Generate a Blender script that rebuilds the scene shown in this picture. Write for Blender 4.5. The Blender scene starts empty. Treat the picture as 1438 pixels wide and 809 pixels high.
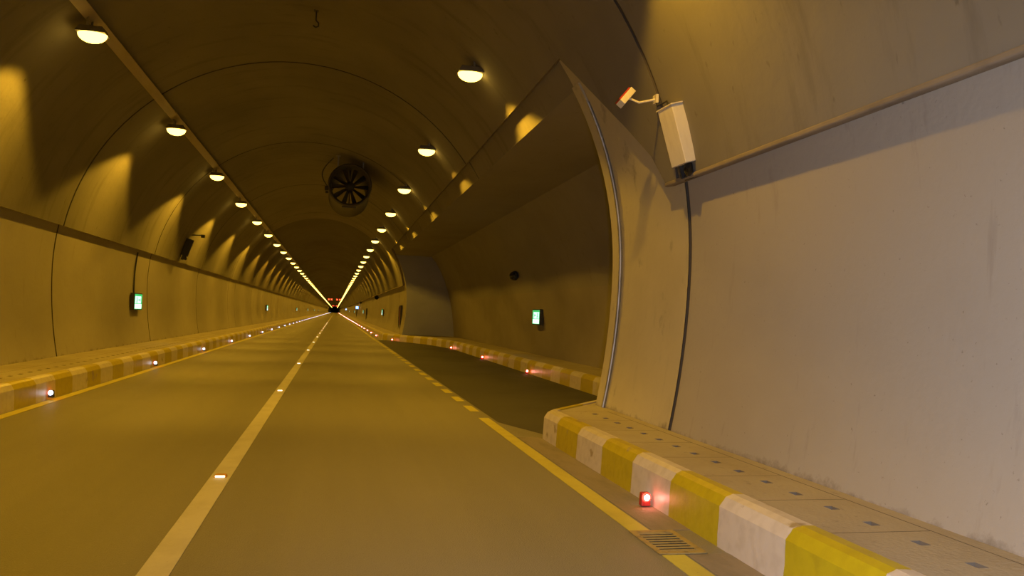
import bpy, bmesh, math, random
from mathutils import Vector, Matrix, Euler
random.seed(7)
S = bpy.context.scene
COL = S.collection
PI = math.pi

# ------------------------------------------------------------------ camera, world, light, exposure
F_PX, ROLL, YAW, PITCH = 1120.0, 2.2, 12.414, 2.147
cam_d = bpy.data.cameras.new('camera')
cam_d.sensor_width = 36.0
cam_d.sensor_fit = 'HORIZONTAL'
cam_d.lens = F_PX / 1438 * 36
cam_d.clip_end = 3000
cam = bpy.data.objects.new('camera', cam_d)
COL.objects.link(cam)
M = Matrix.Rotation(math.radians(-YAW), 4, 'Z') @ Matrix.Rotation(math.radians(90 + PITCH), 4, 'X') @ Matrix.Rotation(math.radians(ROLL), 4, 'Z')
cam.matrix_world = Matrix.Translation((0, 0, 1.6)) @ M
S.camera = cam
W = bpy.data.worlds.new('world')
W.use_nodes = True
W.node_tree.nodes['Background'].inputs[0].default_value = (.010, .008, .006, 1)
W.node_tree.nodes['Background'].inputs[1].default_value = .3
S.world = W
S.view_settings.view_transform = 'Standard'
S.view_settings.look = 'None'
S.view_settings.gamma = 1
S.view_settings.use_curve_mapping = False
S.view_settings.exposure = 0.0
SODIUM = (1.0, .53, .030)
LAMP_W = 620.0           # each tunnel lamp
LENS_L = 7.0
FLASH_W = 950.0         # the white light carried at the viewpoint (flash)
STUD_W = .25
fl = bpy.data.lights.new('camera_flash', 'SPOT')
fl.spot_size = math.radians(115)
fl.spot_blend = 1.0
fl.energy = FLASH_W
fl.color = (.92, .90, 1)
fl.shadow_soft_size = .04
flo = bpy.data.objects.new('camera_flash', fl)
flo.location = (.12, -.05, 1.62)
flo.rotation_euler = (math.radians(90-19), 0, math.radians(-39))
COL.objects.link(flo)

# ------------------------------------------------------------------ materials
def mat(name, col, rough=.7, metal=0.0, spec=.5, noise=None, bump=0.0, bscale=40, emit=None, estr=0.0):
    m = bpy.data.materials.new(name)
    m.use_nodes = True
    nt = m.node_tree
    b = nt.nodes['Principled BSDF']
    b.inputs['Base Color'].default_value = (*col, 1)
    b.inputs['Roughness'].default_value = rough
    b.inputs['Metallic'].default_value = metal
    b.inputs['Specular IOR Level'].default_value = spec
    if emit:
        b.inputs['Emission Color'].default_value = (*emit, 1)
        b.inputs['Emission Strength'].default_value = estr
    if noise:
        tc = nt.nodes.new('ShaderNodeTexCoord')
        last = None
        for (scale3, detail, c2, lo, hi) in noise:
            mp = nt.nodes.new('ShaderNodeMapping')
            mp.inputs['Scale'].default_value = scale3
            nt.links.new(tc.outputs['Object'], mp.inputs[0])
            n = nt.nodes.new('ShaderNodeTexNoise')
            n.inputs['Scale'].default_value = 1
            n.inputs['Detail'].default_value = detail
            n.inputs['Roughness'].default_value = .62
            nt.links.new(mp.outputs[0], n.inputs['Vector'])
            r = nt.nodes.new('ShaderNodeMapRange')
            r.inputs[1].default_value = lo
            r.inputs[2].default_value = hi
            nt.links.new(n.outputs[0], r.inputs[0])
            mx = nt.nodes.new('ShaderNodeMix')
            mx.data_type = 'RGBA'
            nt.links.new(r.outputs[0], mx.inputs[0])
            if last is None:
                mx.inputs[6].default_value = (*col, 1)
            else:
                nt.links.new(last, mx.inputs[6])
            mx.inputs[7].default_value = (*c2, 1)
            last = mx.outputs[2]
        nt.links.new(last, b.inputs['Base Color'])
    if bump:
        tc = nt.nodes.new('ShaderNodeTexCoord')
        n = nt.nodes.new('ShaderNodeTexNoise')
        n.inputs['Scale'].default_value = bscale
        n.inputs['Detail'].default_value = 4
        nt.links.new(tc.outputs['Object'], n.inputs['Vector'])
        bp = nt.nodes.new('ShaderNodeBump')
        bp.inputs['Strength'].default_value = bump
        bp.inputs['Distance'].default_value = .02
        nt.links.new(n.outputs[0], bp.inputs['Height'])
        nt.links.new(bp.outputs[0], b.inputs['Normal'])
    return m

MT = {}
MT['vault'] = mat('vault_concrete', (.265, .245, .205), .88, spec=.25,
    noise=[((.22, .16, .22), 4, (.20, .183, .155), .40, .68), ((.5, 2.6, .4), 6, (.165, .145, .12), .54, .80), ((9, 9, 3.0), 3, (.14, .115, .09), .66, .80)], bump=.35, bscale=7)
MT['vault_far'] = mat('far_vault_concrete', (.17, .155, .13), .9, spec=.2,
    noise=[((.22, .10, .22), 4, (.13, .108, .085), .40, .66)], bump=.3, bscale=7)  # darker tone for the far vault and the end cap
MT['paint'] = mat('wall_paint', (.385, .355, .315), .75, spec=.3,
    noise=[((.35, .25, .35), 4, (.33, .30, .262), .42, .70), ((6, 6, .8), 4, (.28, .25, .215), .62, .85), ((26, 26, 26), 2, (.25, .225, .19), .70, .78)], bump=.22, bscale=11)
MT['pier'] = mat('pier_lamplit_paint', (.50, .455, .33), .75, spec=.3,
    noise=[((.5, .4, .5), 4, (.43, .385, .275), .42, .70), ((6, 6, .8), 4, (.36, .32, .24), .62, .85), ((2.2, 2.2, 2.2), 6, (.33, .29, .22), .62, .72)], bump=.22, bscale=11)  # lighter, yellower than the wall paint, standing in for amber lamp light
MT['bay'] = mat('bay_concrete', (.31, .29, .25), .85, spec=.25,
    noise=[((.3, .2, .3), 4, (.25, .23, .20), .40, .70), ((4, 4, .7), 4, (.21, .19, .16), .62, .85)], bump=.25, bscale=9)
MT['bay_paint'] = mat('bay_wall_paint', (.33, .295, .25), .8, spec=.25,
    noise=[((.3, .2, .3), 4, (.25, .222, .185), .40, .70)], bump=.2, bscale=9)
MT['bay_end'] = mat('bay_end_plaster', (.42, .43, .56), .85, spec=.25,
    noise=[((.5, .5, .5), 4, (.36, .37, .48), .40, .70)], bump=.2, bscale=9)
MT['joint'] = mat('joint_sealant', (.075, .062, .05), .9)
MT['groove'] = mat('dusty_groove', (.13, .11, .085), .95)
MT['lip'] = mat('lip_concrete', (.27, .225, .17), .85, noise=[((3, 2, 3), 4, (.20, .165, .125), .45, .7)])
MT['asphalt'] = mat('asphalt', (.21, .19, .145), .5, spec=.45,
    noise=[((1.1, .05, 1), 4, (.18, .163, .125), .42, .70), ((.35, .4, 1), 5, (.225, .205, .16), .54, .80), ((45, 45, 45), 2, (.30, .275, .22), .64, .80)], bump=.5, bscale=90)
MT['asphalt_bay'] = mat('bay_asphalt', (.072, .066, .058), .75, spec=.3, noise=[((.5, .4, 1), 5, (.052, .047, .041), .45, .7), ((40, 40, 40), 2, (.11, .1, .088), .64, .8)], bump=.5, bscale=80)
MT['slab'] = mat('walkway_slab', (.38, .335, .26), .85, noise=[((1.2, .8, 1), 5, (.31, .265, .20), .42, .68), ((14, 9, 9), 3, (.23, .20, .16), .62, .8)], bump=.3, bscale=30)
MT['slot'] = mat('slot_shade', (.17, .145, .115), .9)
MT['white_line'] = mat('white_road_paint', (.50, .47, .44), .6, noise=[((3, 2, 3), 5, (.42, .39, .36), .45, .7), ((40, 30, 40), 3, (.34, .30, .26), .66, .78)], bump=.2, bscale=60)
MT['yellow_line'] = mat('yellow_road_paint', (.53, .47, .07), .6, noise=[((3, 2, 3), 5, (.44, .38, .06), .45, .7), ((40, 30, 40), 3, (.30, .22, .06), .66, .78)], bump=.2, bscale=60)
MT['gutter'] = mat('gutter_concrete', (.24, .20, .155), .8, noise=[((4, 1.2, 4), 5, (.17, .145, .11), .45, .7)], bump=.3, bscale=40)
MT['grate'] = mat('painted_iron', (.34, .25, .08), .6, noise=[((14, 14, 14), 4, (.20, .15, .08), .5, .7)], bump=.2)
MT['dark'] = mat('dark_metal', (.035, .034, .036), .5, noise=[((9, 9, 9), 3, (.05, .047, .045), .45, .7)])
MT['black'] = mat('black_gap', (.012, .011, .010), .9)
MT['steel'] = mat('galvanised_steel', (.42, .41, .40), .45, .75, noise=[((12, 12, 3), 4, (.30, .29, .28), .45, .7)])
MT['tray'] = mat('tray_steel', (.50, .43, .33), .7, noise=[((4, .6, 4), 4, (.40, .34, .26), .45, .7)])
MT['fan'] = mat('fan_casing', (.10, .092, .086), .6, .2, noise=[((4, 4, 4), 4, (.10, .09, .082), .45, .7)])
MT['blade'] = mat('fan_blade', (.055, .05, .047), .5, .3)
MT['cream'] = mat('cream_enamel', (.74, .68, .56), .55, noise=[((7, 7, 2), 4, (.62, .56, .45), .5, .75)])
MT['tan'] = mat('cream_enamel_dusty', (.70, .64, .52), .6, noise=[((7, 7, 2), 4, (.60, .54, .43), .5, .75)])
MT['housing'] = mat('lamp_housing', (.30, .28, .25), .55, .4)
MT['glass_dark'] = mat('smoked_glass', (.01, .01, .012), .06, spec=.8)
MT['red_paint'] = mat('red_enamel', (.42, .035, .025), .5, noise=[((9, 9, 9), 3, (.32, .03, .02), .5, .7)])
MT['cabinet'] = mat('cabinet_red_brown', (.30, .10, .05), .6, noise=[((5, 5, 5), 3, (.22, .075, .04), .45, .7)])
MT['lens'] = mat('sodium_lens', (.9, .8, .6), .3, emit=(1, .62, .10), estr=LENS_L)
MT['led_red'] = mat('led_red', (.5, .02, .02), .3, emit=(1, .035, .02), estr=7)
MT['led_redcore'] = mat('led_red_core', (.9, .5, .5), .3, emit=(1, .42, .36), estr=30)
MT['led_white'] = mat('led_white', (.8, .8, .9), .3, emit=(.74, .78, 1), estr=4)
MT['stud_reflector'] = mat('stud_reflector_glow', (.9, .8, .6), .3, emit=(1, .90, .62), estr=3.0)  # emission stands in for light the reflector throws back
MT['amber'] = mat('amber_plastic', (.62, .30, .04), .4)
MT['sign_green'] = mat('lit_green_face', (.03, .5, .15), .3, emit=(.03, .62, .17), estr=.8)
MT['sign_white'] = mat('lit_white_legend', (.8, 1, .95), .3, emit=(.80, 1.0, .95), estr=1.5)
MT['sign_cyan'] = mat('lit_pale_green_panel', (.6, 1, .85), .3, emit=(.55, 1.0, .86), estr=1.3)
MT['sign_blue'] = mat('lit_blue_face', (.15, .3, .9), .3, emit=(.22, .42, 1), estr=2.6)
MT['signal_red'] = mat('signal_red', (.6, .03, .02), .3, emit=(1, .07, .02), estr=9)
MT['stain'] = mat('soot_mark', (.20, .165, .12), .9)

def foot_dirt(m):
    nt = m.node_tree; b = nt.nodes['Principled BSDF']
    src = b.inputs['Base Color'].links[0].from_socket
    tc = nt.nodes.new('ShaderNodeTexCoord'); sp = nt.nodes.new('ShaderNodeSeparateXYZ')
    nt.links.new(tc.outputs['Object'], sp.inputs[0])
    n = nt.nodes.new('ShaderNodeTexNoise'); n.inputs['Scale'].default_value = 3.0; n.inputs['Detail'].default_value = 8; n.inputs['Roughness'].default_value = .7
    nt.links.new(tc.outputs['Object'], n.inputs['Vector'])
    a = nt.nodes.new('ShaderNodeMath'); a.operation = 'MULTIPLY_ADD'; a.inputs[1].default_value = -.42
    nt.links.new(n.outputs[0], a.inputs[0]); nt.links.new(sp.outputs[2], a.inputs[2])
    r = nt.nodes.new('ShaderNodeMapRange'); r.inputs[1].default_value = .19; r.inputs[2].default_value = .09
    nt.links.new(a.outputs[0], r.inputs[0])
    x = nt.nodes.new('ShaderNodeMix'); x.data_type = 'RGBA'
    nt.links.new(r.outputs[0], x.inputs[0]); nt.links.new(src, x.inputs[6]); x.inputs[7].default_value = (.17, .145, .115, 1)
    nt.links.new(x.outputs[2], b.inputs['Base Color'])
foot_dirt(MT['paint'])
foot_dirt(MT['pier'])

def kerb_material():
    m = mat('kerb_paint', (.7, .6, .5), .42, spec=.5, bump=.22, bscale=14)
    nt = m.node_tree
    b = nt.nodes['Principled BSDF']
    uv = nt.nodes.new('ShaderNodeUVMap')
    uv.uv_map = 'run'
    sp = nt.nodes.new('ShaderNodeSeparateXYZ')
    nt.links.new(uv.outputs[0], sp.inputs[0])
    tc = nt.nodes.new('ShaderNodeTexCoord')
    n = nt.nodes.new('ShaderNodeTexNoise')
    n.inputs['Scale'].default_value = 6
    n.inputs['Detail'].default_value = 5
    nt.links.new(tc.outputs['Object'], n.inputs['Vector'])
    w = nt.nodes.new('ShaderNodeMath'); w.operation = 'MULTIPLY_ADD'
    w.inputs[1].default_value = .05
    nt.links.new(n.outputs[0], w.inputs[0]); nt.links.new(sp.outputs[0], w.inputs[2])
    md = nt.nodes.new('ShaderNodeMath'); md.operation = 'PINGPONG'
    md.inputs[1].default_value = 1
    nt.links.new(w.outputs[0], md.inputs[0])
    # u counts stripes: odd / even by a floored modulo
    fl_ = nt.nodes.new('ShaderNodeMath'); fl_.operation = 'FLOOR'
    nt.links.new(w.outputs[0], fl_.inputs[0])
    mo = nt.nodes.new('ShaderNodeMath'); mo.operation = 'FLOORED_MODULO'
    mo.inputs[1].default_value = 2
    nt.links.new(fl_.outputs[0], mo.inputs[0])
    def ramp(c1, c2, lo, hi):
        r = nt.nodes.new('ShaderNodeMapRange')
        r.inputs[1].default_value = lo; r.inputs[2].default_value = hi
        n2 = nt.nodes.new('ShaderNodeTexNoise'); n2.inputs['Scale'].default_value = 9; n2.inputs['Detail'].default_value = 6
        nt.links.new(tc.outputs['Object'], n2.inputs['Vector'])
        nt.links.new(n2.outputs[0], r.inputs[0])
        x = nt.nodes.new('ShaderNodeMix'); x.data_type = 'RGBA'
        x.inputs[6].default_value = (*c1, 1); x.inputs[7].default_value = (*c2, 1)
        nt.links.new(r.outputs[0], x.inputs[0])
        return x
    wh = ramp((.60, .54, .48), (.50, .44, .38), .45, .75)
    ye = ramp((.47, .385, .010), (.40, .32, .010), .45, .75)
    mx = nt.nodes.new('ShaderNodeMix'); mx.data_type = 'RGBA'
    nt.links.new(mo.outputs[0], mx.inputs[0])
    nt.links.new(wh.outputs[2], mx.inputs[6]); nt.links.new(ye.outputs[2], mx.inputs[7])
    # chips and dirt
    n3 = nt.nodes.new('ShaderNodeTexNoise'); n3.inputs['Scale'].default_value = 3.2; n3.inputs['Detail'].default_value = 9
    nt.links.new(tc.outputs['Object'], n3.inputs['Vector'])
    r3 = nt.nodes.new('ShaderNodeMapRange'); r3.inputs[1].default_value = .66; r3.inputs[2].default_value = .70
    nt.links.new(n3.outputs[0], r3.inputs[0])
    m3 = nt.nodes.new('ShaderNodeMix'); m3.data_type = 'RGBA'
    nt.links.new(r3.outputs[0], m3.inputs[0])
    nt.links.new(mx.outputs[2], m3.inputs[6]); m3.inputs[7].default_value = (.33, .26, .16, 1)
    nt.links.new(m3.outputs[2], b.inputs['Base Color'])
    return m
MT['kerb'] = kerb_material()

# ------------------------------------------------------------------ mesh helpers
class MB:
    def __init__(self):
        self.v = []; self.f = []; self.m = []; self.uv = []
    def quad(self, a, b, c, d, mi=0, uv=None):
        n = len(self.v); self.v += [a, b, c, d]; self.f.append((n, n+1, n+2, n+3)); self.m.append(mi); self.uv.append(uv)
    def poly(self, pts, mi=0):
        n = len(self.v); self.v += pts; self.f.append(tuple(range(n, n+len(pts)))); self.m.append(mi); self.uv.append(None)
    def box(self, c, s, mi=0, R=None, taper=1.0):
        c = Vector(c); pts = []
        for z in (-.5, .5):
            k = 1.0 if z < 0 else taper
            for x, y in ((-.5, -.5), (.5, -.5), (.5, .5), (-.5, .5)):
                p = Vector((x*s[0]*k, y*s[1]*k, z*s[2]))
                if R is not None: p = R @ p
                pts.append(tuple(c + p))
        n = len(self.v); self.v += pts
        for q in ((0,3,2,1),(4,5,6,7),(0,1,5,4),(1,2,6,5),(2,3,7,6),(3,0,4,7)):
            self.f.append(tuple(n+i for i in q)); self.m.append(mi); self.uv.append(None)
    def tube(self, pts, r, seg=8, mi=0, cap=True):
        pts = [Vector(p) for p in pts]; rings = []
        for i, p in enumerate(pts):
            t = (pts[min(i+1, len(pts)-1)] - pts[max(i-1, 0)]).normalized()
            u = t.orthogonal().normalized() if i == 0 else (u - t*u.dot(t)).normalized()
            w = t.cross(u); n = len(self.v)
            rr = r[i] if isinstance(r, (list, tuple)) else r
            for k in range(seg):
                a = 2*PI*k/seg
                self.v.append(tuple(p + u*math.cos(a)*rr + w*math.sin(a)*rr))
            rings.append(n)
        for a, b in zip(rings, rings[1:]):
            for k in range(seg):
                self.f.append((a+k, a+(k+1) % seg, b+(k+1) % seg, b+k)); self.m.append(mi); self.uv.append(None)
        if cap:
            self.f.append(tuple(rings[0]+k for k in reversed(range(seg)))); self.m.append(mi); self.uv.append(None)
            self.f.append(tuple(rings[-1]+k for k in range(seg))); self.m.append(mi); self.uv.append(None)
    def lathe(self, prof, c, axis, seg=32, mi=0):
        """prof: (radius, along) pairs turned about axis through c"""
        c = Vector(c); ax = Vector(axis).normalized(); u = ax.orthogonal().normalized(); w = ax.cross(u); rings = []
        for (r, h) in prof:
            rings.append(len(self.v))
            for k in range(seg):
                a = 2*PI*k/seg
                self.v.append(tuple(c + ax*h + (u*math.cos(a) + w*math.sin(a))*max(r, 1e-4)))
        for a, b in zip(rings, rings[1:]):
            for k in range(seg):
                self.f.append((a+k, a+(k+1) % seg, b+(k+1) % seg, b+k)); self.m.append(mi); self.uv.append(None)
    def build(self, name, mats, parent=None, smooth=None, bevel=0.0, recalc=True, solid=0.0, merge=True):
        me = bpy.data.meshes.new(name)
        me.from_pydata(self.v, [], self.f)
        me.update()
        if not isinstance(mats, (list, tuple)): mats = [mats]
        for m in mats: me.materials.append(MT[m])
        me.polygons.foreach_set('material_index', self.m)
        if any(u is not None for u in self.uv):
            l = me.uv_layers.new(name='run')
            for p, u in zip(me.polygons, self.uv):
                if u:
                    for k, li in enumerate(p.loop_indices): l.data[li].uv = u[k]
        bm = bmesh.new(); bm.from_mesh(me)
        if merge: bmesh.ops.remove_doubles(bm, verts=bm.verts, dist=1e-4)
        if recalc: bmesh.ops.recalc_face_normals(bm, faces=bm.faces)
        if smooth is not None:
            for f in bm.faces: f.smooth = True
            for e in bm.edges:
                if len(e.link_faces) == 2 and e.calc_face_angle(0) > math.radians(smooth): e.smooth = False
        bm.to_mesh(me); bm.free()
        o = bpy.data.objects.new(name, me); COL.objects.link(o)
        if parent: o.parent = parent
        if bevel:
            b = o.modifiers.new('bevel', 'BEVEL'); b.width = bevel; b.segments = 2; b.limit_method = 'ANGLE'
        return o

def tag(o, label, cat, group=None, kind=None):
    o['label'] = label; o['category'] = cat
    if group: o['group'] = group
    if kind: o['kind'] = kind
    return o
def empty(name, loc, label, cat, group=None, rot=(0, 0, 0)):
    o = bpy.data.objects.new(name, None); COL.objects.link(o)
    o.location = loc; o.rotation_euler = rot; o.empty_display_size = .1
    return tag(o, label, cat, group)
def struct(o, label):
    o['kind'] = 'structure'; o['label'] = label
    return o
def copy_tree(o, parent=None):
    c = o.copy(); COL.objects.link(c)
    if parent: c.parent = parent
    for ch in list(o.children): copy_tree(ch, c)
    return c
ORD = ['nearest', 'second nearest', 'third nearest', 'fourth nearest', 'fifth nearest', 'sixth nearest', 'seventh nearest', 'eighth nearest', 'ninth nearest', 'tenth nearest', 'eleventh nearest', 'twelfth nearest']

# ------------------------------------------------------------------ tunnel shape
C = -1.05
Y0, Y1 = -14.0, 1500.0
BAY0, BAY1 = 11.2, 46.5
JOINTS = [-10.0, -.7, 8.63, 19.3, 28.4, 37.9] + [48.6, 51.7] + [61.6 + 9.3*k for k in range(150)]
def low(z, d=0.0):                      # half width of the outer lining at height z
    if z <= 2.35: return 5.07 - .05*(z-2.35)**2 + d
    return (5.07+d)*math.sqrt(max(0, 1-((z-2.35)/(5.17+d))**2))
def shell(t, d=0.0):                    # inner, upper lining, t = angle above the springing
    return (C + (4.97+d)*math.cos(t), 2.35 + (5.07+d)*math.sin(t))
def bound(Y):                           # lowest point of the upper lining on the right
    for (a, za), (b, zb) in zip(BOUND, BOUND[1:]):
        if a <= Y <= b: return za + (zb-za)*(Y-a)/(b-a)
    return 3.25
BOUND = [(-100, 3.25), (8.95, 3.25), (9.27, 3.68), (9.79, 4.13), (10.22, 4.52), (10.6, 4.92), (10.92, 5.34), (46.4, 5.30), (46.8, 4.6), (47.3, 3.8), (47.6, 3.25), (2000, 3.25)]
def stations(a, b, extra=(), step=8.0):
    """(Y, kind) along the tunnel: kind 0 surface, 1 groove floor"""
    ys = []
    js = [j for j in JOINTS if a+.045 < j < b-.045]
    for j in js:
        w = .034 if j < 40 else .024
        ys += [(j-w, 0), (j-w+.0001, 1), (j+w-.0001, 1), (j+w, 0)]
    n = max(1, int((b-a)/step))
    base = [a+(b-a)*i/n for i in range(n+1)] + [e for e in extra if a < e < b]
    for y in base:
        if all(abs(y-j) > .05 for j in js): ys.append((y, 0))
    return sorted(ys)
def sweep(mb, sts, prof, mi=0):
    rows = [prof(y, .022 if k else 0.0) for y, k in sts]
    for i in range(len(sts)-1):
        g = sts[i][1] or sts[i+1][1]
        for a in range(len(rows[i])-1):
            p, q, r, s = rows[i][a], rows[i][a+1], rows[i+1][a+1], rows[i+1][a]
            mb.quad((p[0], sts[i][0], p[1]), (q[0], sts[i][0], q[1]), (r[0], sts[i+1][0], r[1]), (s[0], sts[i+1][0], s[1]), 1 if g else mi)

# upper lining ------------------------------------------------------
T0 = math.asin(.9/5.07)
TF = math.asin((5.46-2.35)/5.07)
def make_ceiling(name, a, b, m, label):
    mb = MB(); sts = stations(a, b, [p[0] for p in BOUND])
    N = 44
    def tend(y): return math.asin(max(-1, min(1, (bound(y)-2.35)/5.07)))
    def prof(y, d):
        te = tend(y)
        return [shell(PI-T0 + (TF-(PI-T0))*i/N, d) for i in range(N)] + [shell(TF + (te-TF)*i/8, d) for i in range(9)]
    sweep(mb, sts, prof)
    for (ya, ka), (yb, kb) in zip(sts, sts[1:]):      # thickness of its two lower edges
        for ta, tb, sg in ((PI-T0, PI-T0, -1), (tend(ya), tend(yb), 1)):
            p, q = shell(ta), shell(tb)
            po, qo = shell(ta, .092), shell(tb, .092)
            mb.quad((p[0], ya, p[1]), (q[0], yb, q[1]), (qo[0], yb, qo[1]), (po[0], ya, po[1]), 2)
    return struct(mb.build(name, [m, 'joint', 'lip'], smooth=25), label)
def bead(name, side, a, b):
    mb = MB(); x, z = shell(T0 if side > 0 else PI-T0); x -= side*.012
    mb.box((x, (a+b)/2, z+.02), (.05, b-a, .05))
    return struct(mb.build(name, 'lip', bevel=.012), 'narrow lip along the foot of the bare vault')
bead('trim_2', 1, Y0, 8.95)
bead('trim_3', 1, 47.65, Y1)
make_ceiling('ceiling', Y0, 51.7, 'vault', 'bare brown concrete vault of the tunnel with ring joints')
make_ceiling('ceiling', 51.7, Y1, 'vault_far', 'darker vault of the far part of the tunnel')

# lower lining ------------------------------------------------------
mb = MB()
sweep(mb, stations(Y0, Y1), lambda y, d: [(C-low(.15+(3.3-.15)*i/14, d), .15+(3.3-.15)*i/14) for i in range(15)])
struct(mb.build('wall_left', ['paint', 'joint'], smooth=25), 'painted curved lower wall on the left of the road')
mb = MB()
def rprof(y, d):
    zt = bound(y) + .08
    return [(C+low(.15+(zt-.15)*i/20, d), .15+(zt-.15)*i/20) for i in range(21)]
sweep(mb, stations(Y0, 8.68, [p[0] for p in BOUND]), rprof)
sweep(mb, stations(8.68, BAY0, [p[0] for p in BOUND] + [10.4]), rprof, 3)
sweep(mb, stations(BAY0, BAY1), lambda y, d: [(C+low(5.0+.4*i/5, d), 5.0+.4*i/5) for i in range(6)], 2)
sweep(mb, stations(BAY1, Y1, [p[0] for p in BOUND]), rprof)
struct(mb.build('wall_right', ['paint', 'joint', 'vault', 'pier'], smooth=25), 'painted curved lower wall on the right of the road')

# lay-by bay ---------------------------------------------------------
BW = [(6.86, .1), (6.83, .6), (6.77, 1.2), (6.67, 1.9), (6.54, 2.5), (6.36, 3.1), (6.16, 3.65), (5.90, 4.2), (5.62, 4.66), (5.36, 4.98)]
mb = MB()
for (p, q) in zip(BW, BW[1:]):
    for k in range(4):
        a = BAY0+(BAY1-BAY0)*k/4; b = BAY0+(BAY1-BAY0)*(k+1)/4
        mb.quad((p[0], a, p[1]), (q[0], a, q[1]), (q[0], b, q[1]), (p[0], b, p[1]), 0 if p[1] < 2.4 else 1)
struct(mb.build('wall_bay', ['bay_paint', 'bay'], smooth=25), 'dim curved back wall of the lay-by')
mb = MB()
mb.quad((C+low(5.0), BAY0, 5.0), (5.36, BAY0, 4.98), (5.36, BAY1, 4.98), (C+low(5.0), BAY1, 5.0))
mb.quad((C+low(5.0), BAY0, 5.3), (5.36, BAY0, 5.28), (5.36, BAY1, 5.28), (C+low(5.0), BAY1, 5.3))
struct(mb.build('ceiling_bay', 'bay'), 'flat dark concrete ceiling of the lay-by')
def endwall(name, ya, yb, label, m):
    mb = MB()
    inn = [(C+low(.1+4.9*i/16), .1+4.9*i/16) for i in range(17)]
    out = [(x-.0, z) for x, z in BW]
    ring = inn + [(5.36, 4.99)] + out[::-1][1:]
    mb.poly([(x, ya, z) for x, z in ring]); mb.poly([(x, yb, z) for x, z in ring][::-1])
    for i in range(len(ring)):
        p, q = ring[i], ring[(i+1) % len(ring)]
        mb.quad((p[0], ya, p[1]), (q[0], ya, q[1]), (q[0], yb, q[1]), (p[0], yb, p[1]))
    return struct(mb.build(name, m), label)
endwall('wall_bay_near', BAY0-.30, BAY0, 'near end wall closing the lay-by', 'paint')
endwall('wall_bay_far', BAY1, BAY1+.30, 'grey plastered far end wall of the lay-by', 'bay_end')

# jamb border strip along the near edge of the lay-by opening
mb = MB(); n = 22; zt = 5.02
for i in range(n):
    za, zb = .37+(zt-.37)*i/n, .37+(zt-.37)*(i+1)/n
    a, b = C+low(za), C+low(zb)
    for (xa, ya, xb_, yb) in ((-.035, 10.92, -.035, 11.215), (-.035, 11.215, .25, 11.215), (.03, 10.92, -.035, 10.92)):
        mb.quad((a+xa, ya, za), (a+xb_, yb, za), (b+xb_, yb, zb), (b+xa, ya, zb))
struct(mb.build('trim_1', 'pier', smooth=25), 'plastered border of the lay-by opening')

# road -----------------------------------------------------------------
mb = MB(); mb.quad((-6.2, Y0, 0), (7.1, Y0, 0), (7.1, Y1, 0), (-6.2, Y1, 0))
struct(mb.build('floor', 'asphalt'), 'dark asphalt two lane carriageway')
mb = MB(); mb.poly([(-6.4, Y1-.5, -.1), (4.4, Y1-.5, -.1), (4.4, Y1-.5, 7.6), (-6.4, Y1-.5, 7.6)])
struct(mb.build('wall_end', 'vault_far'), 'dark far end of the tunnel')

mb = MB(); mb.poly([(2.50, 12.0, .002), (2.95, 10.6, .002), (5.6, 13.5, .002), (5.6, 40, .002), (4.8, 43.5, .002), (3.2, 47.6, .002), (2.50, 47.6, .002)])
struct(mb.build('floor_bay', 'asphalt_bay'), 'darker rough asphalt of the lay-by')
def strip(mb, x, w, a, b, z=.004, step=20):
    n = max(1, int((b-a)/step))
    for i in range(n):
        p, q = a+(b-a)*i/n, a+(b-a)*(i+1)/n
        mb.box((x, (p+q)/2, z/2+.001), (w, q-p, z))
mb = MB(); strip(mb, -.98, .185, Y0, Y1, step=900); struct(mb.build('lane_marking', 'white_line'), 'solid white line along the middle of the road')
mb = MB(); strip(mb, -4.33, .15, Y0, Y1, step=900); struct(mb.build('edge_marking', 'yellow_line'), 'solid yellow line along the left kerb')
mb = MB(); strip(mb, 2.36, .165, Y0, 5.20, step=900); strip(mb, 2.36, .165, 5.83, 12.45, step=900); strip(mb, 2.36, .15, 47.5, Y1, step=900)
struct(mb.build('edge_marking', 'yellow_line'), 'solid yellow line along the right kerb')
mb = MB(); y = 13.3
while y < 47: strip(mb, 2.37, .15, y, y+.82, step=900); y += 1.56
struct(mb.build('dashed_marking', 'yellow_line'), 'row of short yellow dashes across the mouth of the lay-by')
mb = MB(); strip(mb, 2.63, .33, Y0, 5.2, z=.002, step=900); strip(mb, 2.63, .33, 5.83, 10.5, z=.002, step=900)
struct(mb.build('gutter', 'gutter'), 'brown dusty concrete gutter at the foot of the right kerb')

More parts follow.
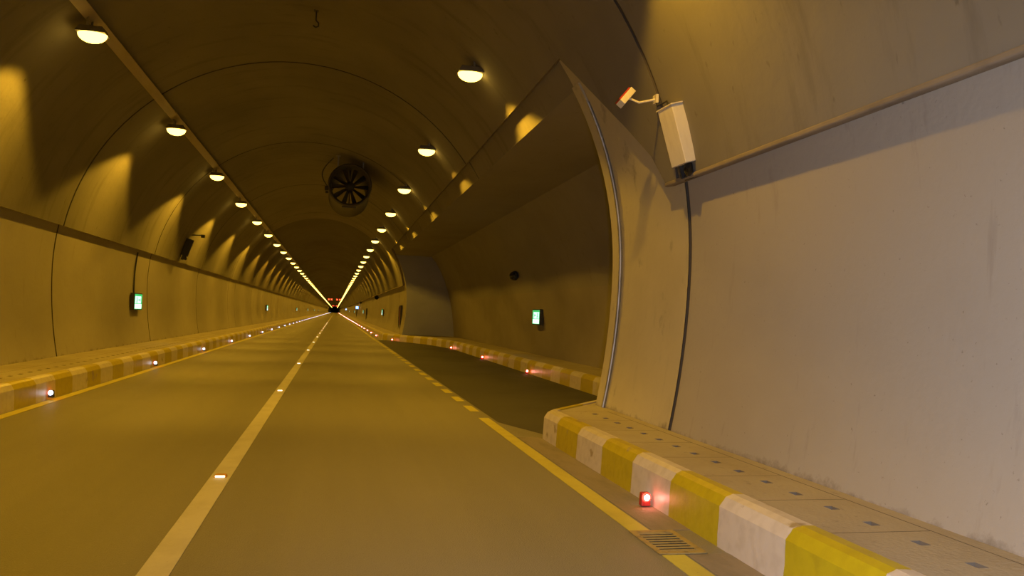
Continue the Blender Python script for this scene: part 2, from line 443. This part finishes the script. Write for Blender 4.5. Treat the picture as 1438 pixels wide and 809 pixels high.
# kerbs -----------------------------------------------------------------
STR = .87
def kerb(name, path, side, label, u0=0.0):
    """path runs away from the camera; side +1 when the walkway lies to the right"""
    mb = MB(); pts = [Vector((x, y, 0)) for x, y in path]; dirs = []
    for i in range(len(pts)):
        if i == 0: d = pts[1]-pts[0]; k = 1
        elif i == len(pts)-1: d = pts[-1]-pts[-2]; k = 1
        else:
            a = (pts[i]-pts[i-1]).normalized(); b = (pts[i+1]-pts[i]).normalized(); d = a+b
            k = 1/max(.55, math.cos(a.angle(b)/2))
        d.normalize(); dirs.append(Vector((d.y, -d.x, 0))*side*k)
    prof = [(0, -.02), (.012, .29), (.055, .36), (.10, .385), (.18, .385), (.18, .30)]
    u = u0
    for i in range(len(pts)-1):
        L = (pts[i+1]-pts[i]).length; ub = u+L/STR
        for (a, b) in zip(prof, prof[1:]):
            P = [pts[i]+dirs[i]*a[0]+Vector((0, 0, a[1])), pts[i]+dirs[i]*b[0]+Vector((0, 0, b[1])),
                 pts[i+1]+dirs[i+1]*b[0]+Vector((0, 0, b[1])), pts[i+1]+dirs[i+1]*a[0]+Vector((0, 0, a[1]))]
            mb.quad(*[tuple(p) for p in P], uv=[(u, 0), (u, 1), (ub, 1), (ub, 0)])
        u = ub
    return struct(mb.build(name, 'kerb', smooth=18), label)
RK = [(2.78, Y0), (2.78, 10.38), (2.88, 10.56), (4.2, 12.2), (5.25, 13.6), (5.55, 14.6), (5.55, 37.0), (5.38, 39.6), (4.85, 42.8), (3.9, 45.4), (3.1, 47.4), (2.82, 48.6), (2.80, 50.0), (2.80, Y1)]
LK = [(-4.45, Y0), (-4.45, Y1)]
kerb('kerb_right', RK, 1, 'white and yellow striped concrete kerb on the right, round the lay-by', -((10.5-Y0)/STR) % 2 + 1 - 2 - .14)
kerb('kerb_left', LK, -1, 'white and yellow striped concrete kerb on the left', .16)

# walkways ---------------------------------------------------------------
ZW = .37
def slab_walk(mb, x0, x1, gx, sx, a, b, sgn):
    """cover slabs with lifting slots between x0 and x1; gx the long joint, sx the slot row"""
    L = .86; y = a
    xs = sorted([x0, gx-.006, gx+.006, sx-.035, sx+.035, x1])
    while y < b-1e-6:
        ye = min(y+L, b); cuts = [y, y+.012]
        slots = []
        for s in (.20, .62):
            if y+s+.10 < ye: cuts += [y+s-.05, y+s+.05]; slots.append((y+s-.05, y+s+.05))
        cuts.append(ye); cuts = sorted(cuts)
        for ya, yb in zip(cuts, cuts[1:]):
            for xa, xb in zip(xs, xs[1:]):
                xm, ym = (xa+xb)/2, (ya+yb)/2
                seam = abs(xm-gx) < .005 or (ym < y+.012 and abs(xm-x0) < abs(gx-x0) if True else False)
                hole = abs(xm-sx) < .034 and any(p < ym < q for p, q in slots)
                if hole:
                    z = ZW-.04
                    mb.quad((xa, ya, z), (xb, ya, z), (xb, yb, z), (xa, yb, z), 1)
                    for (p, q) in (((xa, ya), (xb, ya)), ((xb, ya), (xb, yb)), ((xb, yb), (xa, yb)), ((xa, yb), (xa, ya))):
                        mb.quad((p[0], p[1], ZW), (q[0], q[1], ZW), (q[0], q[1], z), (p[0], p[1], z), 1)
                else:
                    mb.quad((xa, ya, ZW), (xb, ya, ZW), (xb, yb, ZW), (xa, yb, ZW), 2 if seam else 0)
        y = ye
mb = MB()
slab_walk(mb, 2.95, 3.92, 3.70, 3.42, Y0+.28, 10.42, 1)
mb.poly([(2.95, 10.42, ZW), (3.92, 10.42, ZW), (3.92, 11.6, ZW), (3.05, 10.55, ZW)])
struct(mb.build('floor_walkway_right', ['slab', 'slot', 'groove'], merge=False), 'raised slab walkway with lifting slots along the near right wall')
mb = MB()
bay = [((3.05, 10.55), (3.95, 10.55)), ((4.3, 12.1), (4.4, 11.2)), ((5.4, 13.5), (6.9, 11.2)), ((5.68, 14.6), (6.9, 14.6)), ((5.68, 37), (6.9, 37)), ((5.5, 39.7), (6.9, 39.7)), ((4.98, 42.9), (6.9, 42.9)), ((4.0, 45.5), (6.9, 45.5)), ((3.2, 47.45), (3.95, 47.45)), ((2.95, 48.65), (3.95, 48.65)), ((2.93, 50), (3.95, 50)), ((2.93, Y1), (3.95, Y1))]
for (p, q), (r, s) in zip(bay[1:], bay[2:]):
    mb.quad((p[0], p[1], ZW), (q[0], q[1], ZW), (s[0], s[1], ZW), (r[0], r[1], ZW))
mb.poly([(4.0, 45.5, ZW), (6.9, 45.5, ZW), (6.9, 46.6, ZW), (3.5, 46.6, ZW)])
struct(mb.build('floor_walkway_bay', ['slab', 'slot', 'groove'], merge=False), 'raised walkway round the lay-by and along the far right wall')
mb = MB()
slab_walk(mb, -4.62, -5.94, -5.35, -5.0, Y0, 90, -1)
mb.quad((-4.62, 90, ZW), (-5.94, 90, ZW), (-5.94, Y1, ZW), (-4.62, Y1, ZW))
struct(mb.build('floor_walkway_left', ['slab', 'slot', 'groove'], merge=False), 'raised slab walkway along the left wall')

# ------------------------------------------------------------------ tunnel lamps
def lamp_parts(parent, sgn, whole=False):
    """sgn -1: left row (wall on the left). origin = middle of the lens rim, 5.95 m up"""
    h = MB(); l = MB()
    h.box((0, 0, .055), (.46, .34, .11), taper=.75)
    for y in (-.12, .12):
        b = MB(); b.box((sgn*.05, y, .29), (.035, .012, .36)); b.build('strap', 'steel', parent)
    seg, n = 24, 6; rows = []
    for i in range(n+1):
        a = PI/2*i/n; r = math.cos(a); z = -.145*math.sin(a)
        rows.append([(.225*r*math.cos(2*PI*k/seg), .165*r*math.sin(2*PI*k/seg), z) for k in range(seg)])
    for p, q in zip(rows, rows[1:]):
        for k in range(seg): l.quad(p[k], p[(k+1) % seg], q[(k+1) % seg], q[k])
    h.build('housing', 'housing', parent, bevel=.008)
    return l.build('lens', 'lens', parent, smooth=60)
ld = bpy.data.lights.new('lamp_light', 'SPOT')
ld.energy = LAMP_W; ld.color = SODIUM
ld.spot_size = math.radians(128); ld.spot_blend = .18; ld.shadow_soft_size = .07
def lamp_label(row, k):
    side = 'left' if row < 0 else 'right'
    if k < -1: return f'amber tunnel lamp of the {side} row, behind the viewer'
    if k < len(ORD): return f'glowing amber tunnel lamp, {ORD[k]} one in view of the {side} ceiling row'
    if k < 22: return f'glowing amber tunnel lamp, number {k+1} from the front of the {side} ceiling row'
    return f'tiny amber tunnel lamp in the far merged stretch of the {side} ceiling row'
for row, x in ((-1, -4.08), (1, 2.18)):
    proto = None; farproto = None
    for k in range(-3, 147):
        if row > 0 and k < -1: continue
        y = 14.1 + 7.04*k
        if k < 0: lab = f"amber tunnel lamp of the {'left' if row < 0 else 'right'} row outside the picture, " + ('just ahead of', 'beside', 'behind')[-k-1] + ' the viewer'
        else: lab = lamp_label(row, k)
        grp = 'amber lamps of the left ceiling row' if row < 0 else 'amber lamps of the right ceiling row'
        if k >= 22: grp = 'far merged lamps of the left row' if row < 0 else 'far merged lamps of the right row'
        if proto is None:
            proto = empty('tunnel_lamp', (x, y, 5.97), lab, 'lamp', grp)
            lamp_parts(proto, row)
            lo = bpy.data.objects.new('lamp_light', ld); COL.objects.link(lo); lo.parent = proto; lo.location = (0, 0, -.17)
            o = proto
        else:
            o = copy_tree(proto if k < 100 else farproto); o.location = (x, y, 5.97)
            if k == 99:                 # beyond this the pools of light are smaller than a pixel
                farproto = o
                for q in list(o.children):
                    if q.type == 'LIGHT': bpy.data.objects.remove(q)
        tag(o, lab, 'lamp', grp)
        if row > 0 and k == 0:          # the lamp over the near right wall is set dimmer to darken that wall
            near = [q for q in S.objects if q.type == 'LIGHT' and q.parent and q.parent.location.x > 0 and q.parent.location.y < 8][0]
            near.data = near.data.copy(); near.data.energy = LAMP_W*.66
        if row > 0 and k == 1:          # while the one by the lay-by jamb is set brighter to lift the pier
            near = [q for q in S.objects if q.type == 'LIGHT' and q.parent and q.parent.location.x > 0 and 13 < q.parent.location.y < 15][0]
            near.data = near.data.copy(); near.data.energy = LAMP_W*1.15

# cable tray above the left row, running the length of the tunnel
mb = MB(); t = math.radians(128.6)
px, pz = shell(t, -.05); R = Matrix.Rotation(-(t-PI/2), 3, 'Y')
for (off, w, h) in ((0, .20, .012),):
    mb.box((px, (Y0+Y1)/2, pz), (.20, Y1-Y0-1, .085), R=R)
tag(mb.build('cable_tray', 'tray', bevel=.006), 'long tan cable tray on the vault above the left lamp row', 'cable tray')

# ------------------------------------------------------------------ camera housings on the walls
def cctv(name, loc, rot, label, grp, sgn, yaw):
    """origin at the middle of the box back; local z runs up the vault, local -x faces the road"""
    r = empty(name, loc, label, 'camera', grp, rot)
    b = MB(); R = Matrix.Rotation(yaw, 3, 'Z')
    b.box((-.14, 0, 0), (.27, .32, .66), R=R)
    b.build('housing', 'cream' if sgn > 0 else 'dark', r, bevel=.008)  # left box coloured dark for the shade on its backlit side
    t = MB(); t.box((-.14, 0, .335), (.29, .345, .014), R=R); t.build('top_cover', 'cream' if sgn > 0 else 'dark', r)
    d = MB()
    d.box((-.12, .03, -.42), (.10, .20, .17), R=R)
    d.box((-.17, .115, -.40), (.10, .03, .15), R=R); d.build('bracket', 'dark', r)
    l = MB(); l.lathe([(.0, .10), (.03, .09), (.048, .05), (.05, -.05), (0, -.05)], (-.19, -.06, -.39), (-.35, -.4, -.6), 20)
    l.build('lens', 'glass_dark', r, smooth=40)
    c = MB(); pts = []
    for i in range(13):
        a = PI*i/12
        pts.append((-.20+.02*math.sin(a), .06-.15*math.cos(a)*.6, -.34-.13*math.sin(a)))
    c.tube(pts, .011, 8); c.build('cable', 'dark', r, smooth=60)
    return r
tilt = math.radians(17)
cam_r = cctv('camera_housing', (3.84, 8.28, 3.77), (0, -tilt, 0), 'cream camera box on the right vault above the dark ledge', 'camera boxes', 1, math.radians(5))
def infrared(name, base, tip, label, grp):
    r = empty(name, base, label, 'lamp', grp)
    bx, tx = Vector(base), Vector(tip)-Vector(base)
    a = MB(); a.box((0, 0, 0), (.03, .10, .10)); a.tube([(0, 0, 0), tx*.55+Vector((0, 0, -.05)), tx*.95], .014, 8); a.build('arm', 'tan', r)
    dirn = Vector((-.45, -.35, -.55)).normalized(); q = Vector((0, 0, 1)).rotation_difference(dirn).to_matrix()
    lz = Vector((.62, .25, .74)).normalized(); ly = lz.cross(Vector((-.74, .1, .62))).normalized(); lx = ly.cross(lz)
    q = Matrix((lx, ly, lz)).transposed()
    h = MB(); h.box(tx, (.075, .12, .25), R=q); h.build('head', 'cream', r, bevel=.006)
    f = MB(); f.box(tx+q @ Vector((.044, 0, -.01)), (.022, .115, .22), R=q); f.build('face', 'red_paint', r)
    w = MB(); w.tube([(0, .0, -.03), (.0, -.06, -.09), (.08, -.15, -.05), (.06, -.22, -.12)], .011, 8); w.build('cable', 'dark', r, smooth=60)
    return r
infrared('beacon_lamp', (3.52, 8.62, 4.20), (3.20, 8.74, 4.22), 'small cream and red lamp on an arm beside the right camera box', 'arm lamps')
# the one on the left wall
cam_l = cctv('camera_housing', (-5.80, 32.6, 3.86), (0, -tilt, PI), 'camera box coloured dark for backlight shade on the left vault above the ledge', 'camera boxes', -1, math.radians(8))
r = empty('beacon_lamp', (-5.55, 33.1, 4.36), 'small arm lamp above the left camera box', 'lamp', 'arm lamps')
a = MB(); a.box((.1, 0, 0), (.50, .03, .04)); a.build('arm', 'dark', r)
a = MB(); a.box((.36, -.02, -.03), (.14, .14, .12)); a.build('head', 'dark', r, bevel=.01)

# ------------------------------------------------------------------ jet fan
FX, FY, FZ, FR = .31, 29.2, 6.16, .78
fan = empty('jet_fan', (FX, FY, FZ), 'round grey jet fan hanging from the vault between the lamp rows', 'fan')
m1 = MB(); m1.lathe([(.69, .02), (.74, -.03), (.78, .03), (.755, .12), (.75, 3.2), (.78, 3.28), (.69, 3.26), (.66, 3.1), (.66, .12), (.69, .02)], (0, 0, 0), (0, 1, 0), 48); m1.build('casing', 'fan', fan, smooth=35)
m2 = MB()
m2.lathe([(0.0, .18), (.10, .20), (.17, .28), (.17, .95), (0, 1.0)], (0, 0, 0), (0, 1, 0), 28); m2.build('hub', 'blade', fan, smooth=40)
for k in range(10):
    mb = MB(); a = 2*PI*k/10; rad = Vector((math.cos(a), 0, math.sin(a))); tg = Vector((-math.sin(a), 0, math.cos(a))); ax = Vector((0, 1, 0))
    sec = []
    for rr, wd, tw in ((.15, .11, 50), (.35, .15, 38), (.52, .18, 30), (.645, .19, 26)):
        d = tg*math.cos(math.radians(tw)) + ax*math.sin(math.radians(tw)); nn = ax*math.cos(math.radians(tw)) - tg*math.sin(math.radians(tw))
        c0 = rad*rr + ax*.42
        sec.append([tuple(c0+d*wd*.5), tuple(c0+nn*.012), tuple(c0-d*wd*.5), tuple(c0-nn*.012)])
    for p, q in zip(sec, sec[1:]):
        for i in range(4): mb.quad(p[i], p[(i+1) % 4], q[(i+1) % 4], q[i])
    mb.poly(sec[-1]); mb.poly(sec[0][::-1]); mb.build('blade', 'blade', fan)
for k in range(6):
    a = PI/6+PI*k/3; mb = MB(); mb.tube([(.15*math.cos(a), .75, .15*math.sin(a)), (.67*math.cos(a), .75, .67*math.sin(a))], .018, 6); mb.build('strut', 'fan', fan)
for y in (.35, 2.85):
    for s in (-1, 1):
        mb = MB(); mb.box((s*.45, y, .85), (.05, .05, .52)); mb.box((s*.45, y, 1.085), (.16, .14, .02)); mb.build('hanger', 'steel', fan)
mb = MB(); mb.box((-.82, .12, -.16), (.12, .10, .16)); mb.box((-.80, .12, -.30), (.10, .09, .07)); mb.build('junction_box', 'dark', fan, bevel=.008)
mb = MB(); pts = []
for i in range(17):
    a = i/16
    pts.append((-.62-.32*math.sin(PI*a)*(.75+.25*a)-.16*a, .10, .95-1.05*a))
mb.tube(pts, .016, 8); mb.build('cable', 'dark', fan, smooth=60)
mb = MB(); mb.box((0, .3, -.79), (.5, .5, .05)); mb.build('foot_plate', 'fan', fan)

# ------------------------------------------------------------------ emergency signs
def exit_sign(x, y, z, side, label, conduit=0.0):
    """side -1: fixed to the left wall; its face looks across the road"""
    r = empty('exit_sign', (x, y, z), label, 'sign', 'lit green emergency signs')
    s = -side
    b = MB(); b.box((0, 0, 0), (.12, .98, .52)); b.build('case', 'dark', r, bevel=.01)
    f = MB(); f.box((s*.063, 0, 0), (.008, .92, .46)); f = f.build('face', 'sign_green', r)
    w = MB(); w.box((s*.070, -.07, .055), (.008, .72, .22)); w = w.build('pictogram_panel', 'sign_cyan', f)
    g = MB()                                                  # running figure and arrow as raised green marks
    g.box((s*.0755, -.24, .125), (.004, .05, .05)); g.box((s*.0755, -.24, .06), (.004, .06, .09)); g.box((s*.0755, -.28, -.01), (.004, .03, .09)); g.box((s*.0755, -.19, -.01), (.004, .03, .08))
    g.box((s*.0755, .06, .055), (.004, .22, .03)); g.box((s*.0755, .18, .055), (.004, .03, .10)); g.build('pictogram', 'sign_green', f)
    d = MB(); d.box((s*.070, -.04, -.145), (.008, .80, .14)); d.build('distance_panel', 'sign_white', f)
    if conduit:
        c = MB(); n = 10; pts = []
        for i in range(n+1):
            zz = .26+(conduit-.26)*i/n
            pts.append((side*(low(z+zz)-.03) + C - x, -.1, zz))
        c.tube(pts, .022, 8); c.build('conduit', 'dark', r, smooth=60)
    return r
def wx(z, side): return C + side*(low(z)-.075)
exit_sign(wx(1.66, -1), 26.6, 1.66, -1, 'lit green sign nearest on the left wall, under a dark conduit', 1.52)
for y, lab in ((74.7, 'second lit green sign along the left wall'), (131, 'third lit green sign along the left wall'), (183, 'fourth lit green sign along the left wall'), (240, 'fifth tiny lit sign along the left wall'), (300, 'farthest lit speck of a sign along the left wall')):
    exit_sign(wx(1.66, -1), y, 1.66, -1, lab)
exit_sign(6.62, 25.9, 1.66, 1, 'lit green sign on the back wall of the lay-by')
for y, lab in ((68.2, 'lit green sign nearest on the far right wall past the lay-by'), (115, 'second lit green sign on the far right wall'), (168, 'third lit green sign on the far right wall'), (230, 'farthest lit green sign on the far right wall')):
    exit_sign(wx(1.66, 1), y, 1.66, 1, lab)
for y, lab in ((140, 'lit blue sign sticking out of the far right wall'), (285, 'farther small lit blue sign on the right wall')):
    r = empty('phone_sign', (C+low(2.3)-.38, y, 2.35), lab, 'sign', 'lit blue signs')
    b = MB(); b.box((0, 0, 0), (.52, .14, .5)); b.build('case', 'dark', r, bevel=.01)
    f = MB(); f.box((0, -.075, 0), (.46, .012, .44)); f = f.build('face', 'sign_blue', r)
    g = MB(); g.box((0, -.083, .12), (.30, .006, .07)); g.box((-.11, -.083, .08), (.08, .006, .08)); g.box((.11, -.083, .08), (.08, .006, .08)); g.box((0, -.083, -.07), (.22, .006, .16)); g.build('pictogram', 'sign_white', f)
    a = MB(); a.box((.30, 0, 0), (.12, .06, .10)); a.build('bracket', 'steel', r)

# ------------------------------------------------------------------ kerb lights
def stud(loc, colour, label, grp, glow):
    r = empty('kerb_light', loc, label, 'light', grp)
    b = MB(); b.box((0, .035, -.02), (.088, .07, .115), taper=.85); b.build('body', 'red_paint' if colour == 'red' else 'dark', r, bevel=.008)  # red body colour stands in for the halo of the red lens
    ring = 'led_red' if colour == 'red' else 'led_white'
    core = 'led_redcore' if colour == 'red' else 'led_white'
    l = MB(); l.lathe([(.040, 0), (.038, .010), (.026, .014)], (0, 0, 0), (0, -1, 0), 20); l.build('lens_ring', ring, r, smooth=60)
    c = MB(); c.lathe([(.026, .013), (.020, .022), (0, .026)], (0, 0, 0), (0, -1, 0), 20); c.build('lens', core, r, smooth=60)
    k = MB(); k.lathe([(.030, 0), (.02, .010), (0, .014)], (0, .071, -.01), (0, 1, 0), 20); k.build('rear_lens', 'led_red' if colour == 'white' else 'led_white', r, smooth=60)
    return r
red_l = bpy.data.lights.new('kerb_light_glow', 'POINT'); red_l.energy = STUD_W; red_l.color = (1, .06, .03); red_l.shadow_soft_size = .03
def glow(parent, off):
    o = bpy.data.objects.new('kerb_light_glow', red_l); COL.objects.link(o); o.parent = parent; o.location = off
YR = [6.56, 22.4, 29.6, 37.6, 46.6] + [46.6+7.5*k for k in range(1, 100)]
XR = [2.71, 5.47, 5.47, 5.43, 3.28] + [2.73]*99
names_r = ['red light at the foot of the nearest right kerb beside the drain', 'red light nearest in the lay-by, at the foot of its kerb', 'middle red light of three at the foot of the lay-by kerb', 'farthest red light of three at the foot of the lay-by kerb', 'red light on the kerb where the lay-by ends']
pr = None
for i, (y, x) in enumerate(zip(YR, XR)):
    lab = names_r[i] if i < 5 else (f'red kerb light, {ORD[i-5]} beyond the lay-by' if i < 15 else 'far red kerb light merging into a red line on the right')
    grp = 'red lights along the right kerb' if i < 15 else 'far red lights along the right kerb'
    if pr is None: pr = stud((x, y, .088), 'red', lab, grp, True); o = pr
    else: o = copy_tree(pr); o.location = (x, y, .088); tag(o, lab, 'light', grp)
glows = []
for o in [o for o in S.objects if o.name.startswith('kerb_light') and o.type == 'EMPTY' and o.location.y < 100]:
    glow(o, (0, -.07, .0))
pl = None
for i in range(105):
    y = 14.1 + 7.62*i; x = -4.385
    lab = f'white kerb light, {ORD[i]} along the left kerb' if i < 12 else 'far white kerb light merging into a pale line on the left'
    grp = 'white lights along the left kerb' if i < 12 else 'far white lights along the left kerb'
    if pl is None: pl = stud((x, y, .12), 'white', lab, grp, True); o = pl; pl.children[0]
    else: o = copy_tree(pl); o.location = (x, y, .12); tag(o, lab, 'light', grp)
    if i < 1: pass
for o in [o for o in S.objects if o.name.startswith('kerb_light') and o.type == 'EMPTY' and o.location.x < 0 and o.location.y < 60]:
    glow(o, (0, .16, -.02))

# centre line studs
pc = None
for i in range(14):
    y = 7.95 + 8.27*i
    lab = f'bright road stud on the white line, {ORD[i]}' if i < 6 else 'far road stud on the white line'
    if pc is None:
        pc = empty('road_stud', (-.98, y, .005), lab, 'road stud', 'studs on the white line')
        b = MB(); b.box((0, 0, .012), (.12, .10, .024), taper=.8); b.build('body', 'amber', pc, bevel=.003)
        l = MB(); l.box((0, -.047, .013), (.085, .008, .015)); l.build('reflector', 'stud_reflector', pc)
        o = pc
    else: o = copy_tree(pc); o.location.y = y
    tag(o, lab, 'road stud', 'studs on the white line')

# ------------------------------------------------------------------ drain grate
g = empty('drain_grate', (2.445, 5.515, .001), 'yellow stained drain grate in the gutter across the yellow line', 'drain')
m = MB(); fw, fl2 = .36, .60
m.box((-fw/2+.022, 0, .005), (.044, fl2, .009)); m.box((fw/2-.022, 0, .005), (.044, fl2, .009)); m.box((0, -fl2/2+.03, .005), (fw, .06, .0085)); m.box((0, fl2/2-.03, .005), (fw, .06, .0085)); m.build('frame', 'grate', g, bevel=.003)
m = MB(); m.box((0, 0, .001), (fw-.06, fl2-.08, .002)); m.build('pit_shade', 'black', g)  # flat black sheet painted in as the shade below the bars
for k in range(8):
    m = MB(); m.box((0, -fl2/2+.085+.0615*k, .0055), (fw-.08, .026, .005)); m.build('bar', 'grate', g)

# ------------------------------------------------------------------ smaller fittings
# conduit up the jamb
m = MB(); m.tube([(C+low(z)-.028, 10.905, z) for z in [.37+(4.75-.37)*i/24 for i in range(25)]], .026, 10)
tag(m.build('jamb_conduit', 'steel', smooth=60), 'grey pipe curving up the edge of the lay-by opening', 'pipe')
# dome camera on the bay wall
r = empty('dome_camera', (6.40, 27.9, 3.12), 'black dome camera on the back wall of the lay-by above the green sign', 'camera')
m = MB(); m.lathe([(.07, -.12), (.17, -.02), (.175, .03), (.16, .07)], (-.16, 0, 0), (-1, -.25, -.2), 28); m.build('housing', 'dark', r, smooth=50)
m = MB(); m.lathe([(.16, .07), (.145, .13), (.10, .185), (.05, .21), (0, .215)], (-.16, 0, 0), (-1, -.25, -.2), 28); m.build('dome', 'glass_dark', r, smooth=60)
m = MB(); m.box((-.02, .02, .0), (.22, .10, .10)); m.build('bracket', 'dark', r)
# red-brown hydrant cabinets recessed in the far right wall
for i, y in enumerate((49.6, 104, 152)):
    r = empty('hydrant_cabinet', (C+low(1.2)-.03, y, 1.20), ('dark framed hydrant cabinet just past the lay-by end wall', 'second dark hydrant cabinet along the far right wall', 'farthest dark hydrant cabinet on the right wall')[i], 'cabinet', 'hydrant cabinets')
    r.rotation_euler = (0, 0, 0)
    for yy in (-.62, .62): m = MB(); m.box((0, yy, 0), (.12, .10, 1.75)); m.build('frame_post', 'dark', r)
    m = MB(); m.box((0, 0, .86), (.12, 1.3, .09)); m.build('frame_rail', 'dark', r)
    m = MB(); m.box((.02, 0, 0), (.06, 1.18, 1.7)); dr = m.build('door', 'cabinet', r)
    m = MB(); m.box((-.03, -.4, 0), (.03, .04, .16)); m.build('handle', 'steel', dr)
# loudspeakers under the far right ledge
for y, lab in ((76, 'dark horn speaker under the far right ledge past the lay-by'), (124, 'farther dark horn speaker under the right ledge')):
    r = empty('horn_speaker', (C+low(3.05), y, 3.05), lab, 'speaker', 'horn speakers under the ledge')
    m = MB(); m.lathe([(.05, .30), (.07, .12), (.12, 0), (.19, -.14), (.16, -.12), (.06, .05), (0, .08)], (-.24, 0, -.02), (0, 1, 0), 20); m.build('horn', 'dark', r, smooth=40)
    m = MB(); m.box((-.10, .1, .02), (.24, .05, .06)); m.build('bracket', 'dark', r)
# hook in the crown
r = empty('ceiling_hook', (-.62, 15.75, shell(math.acos((-.62-C)/4.97))[1]), 'small dark hook hanging from the vault crown', 'hook')
m = MB(); m.tube([(0, 0, .02), (0, 0, -.20)], .014, 8); m.box((0, 0, -.005), (.09, .09, .02)); m.build('rod', 'dark', r)
m = MB(); m.tube([(.0, 0, -.19), (.05, 0, -.24), (.05, 0, -.30), (0, 0, -.33), (-.05, 0, -.30)], .014, 8); m.build('hook', 'dark', r, smooth=60)
# lane signals over the road far away
for (y, z, nm) in ((280, 5.55, 'nearer'), (620, 5.55, 'farther')):
    for x, sd in ((-1.85, 'left'), (.92, 'right')):
        r = empty('lane_signal', (x, y, z), f'red lane signal over the {sd} lane, {nm} of the two pairs', 'signal', 'red lane signals')
        m = MB(); m.box((0, 0, 0), (1.75, .3, .95)); m.build('case', 'black', r, bevel=.02)
        for xx in (-.46, .46):
            m = MB(); q = .28; w_ = .065; ol = []
            arms = [(0, w_), (q-w_, q), (q, q-w_), (w_, 0), (q, -(q-w_)), (q-w_, -q), (0, -w_), (-(q-w_), -q), (-q, -(q-w_)), (-w_, 0), (-q, q-w_), (-(q-w_), q)]
            f = [(xx+a, -.19, b) for a, b in arms]; bk = [(xx+a, -.14, b) for a, b in arms]
            m.poly(f)
            for k in range(12): m.quad(f[k], f[(k+1) % 12], bk[(k+1) % 12], bk[k])
            m.build('red_cross', 'signal_red', r)
        m = MB(); zc = 2.35 + 5.07*math.sqrt(1-((x-C)/4.97)**2)
        m.box((0, .05, (zc-z)/2+.235), (.08, .08, zc-z-.47)); m.build('hanger', 'dark', r)
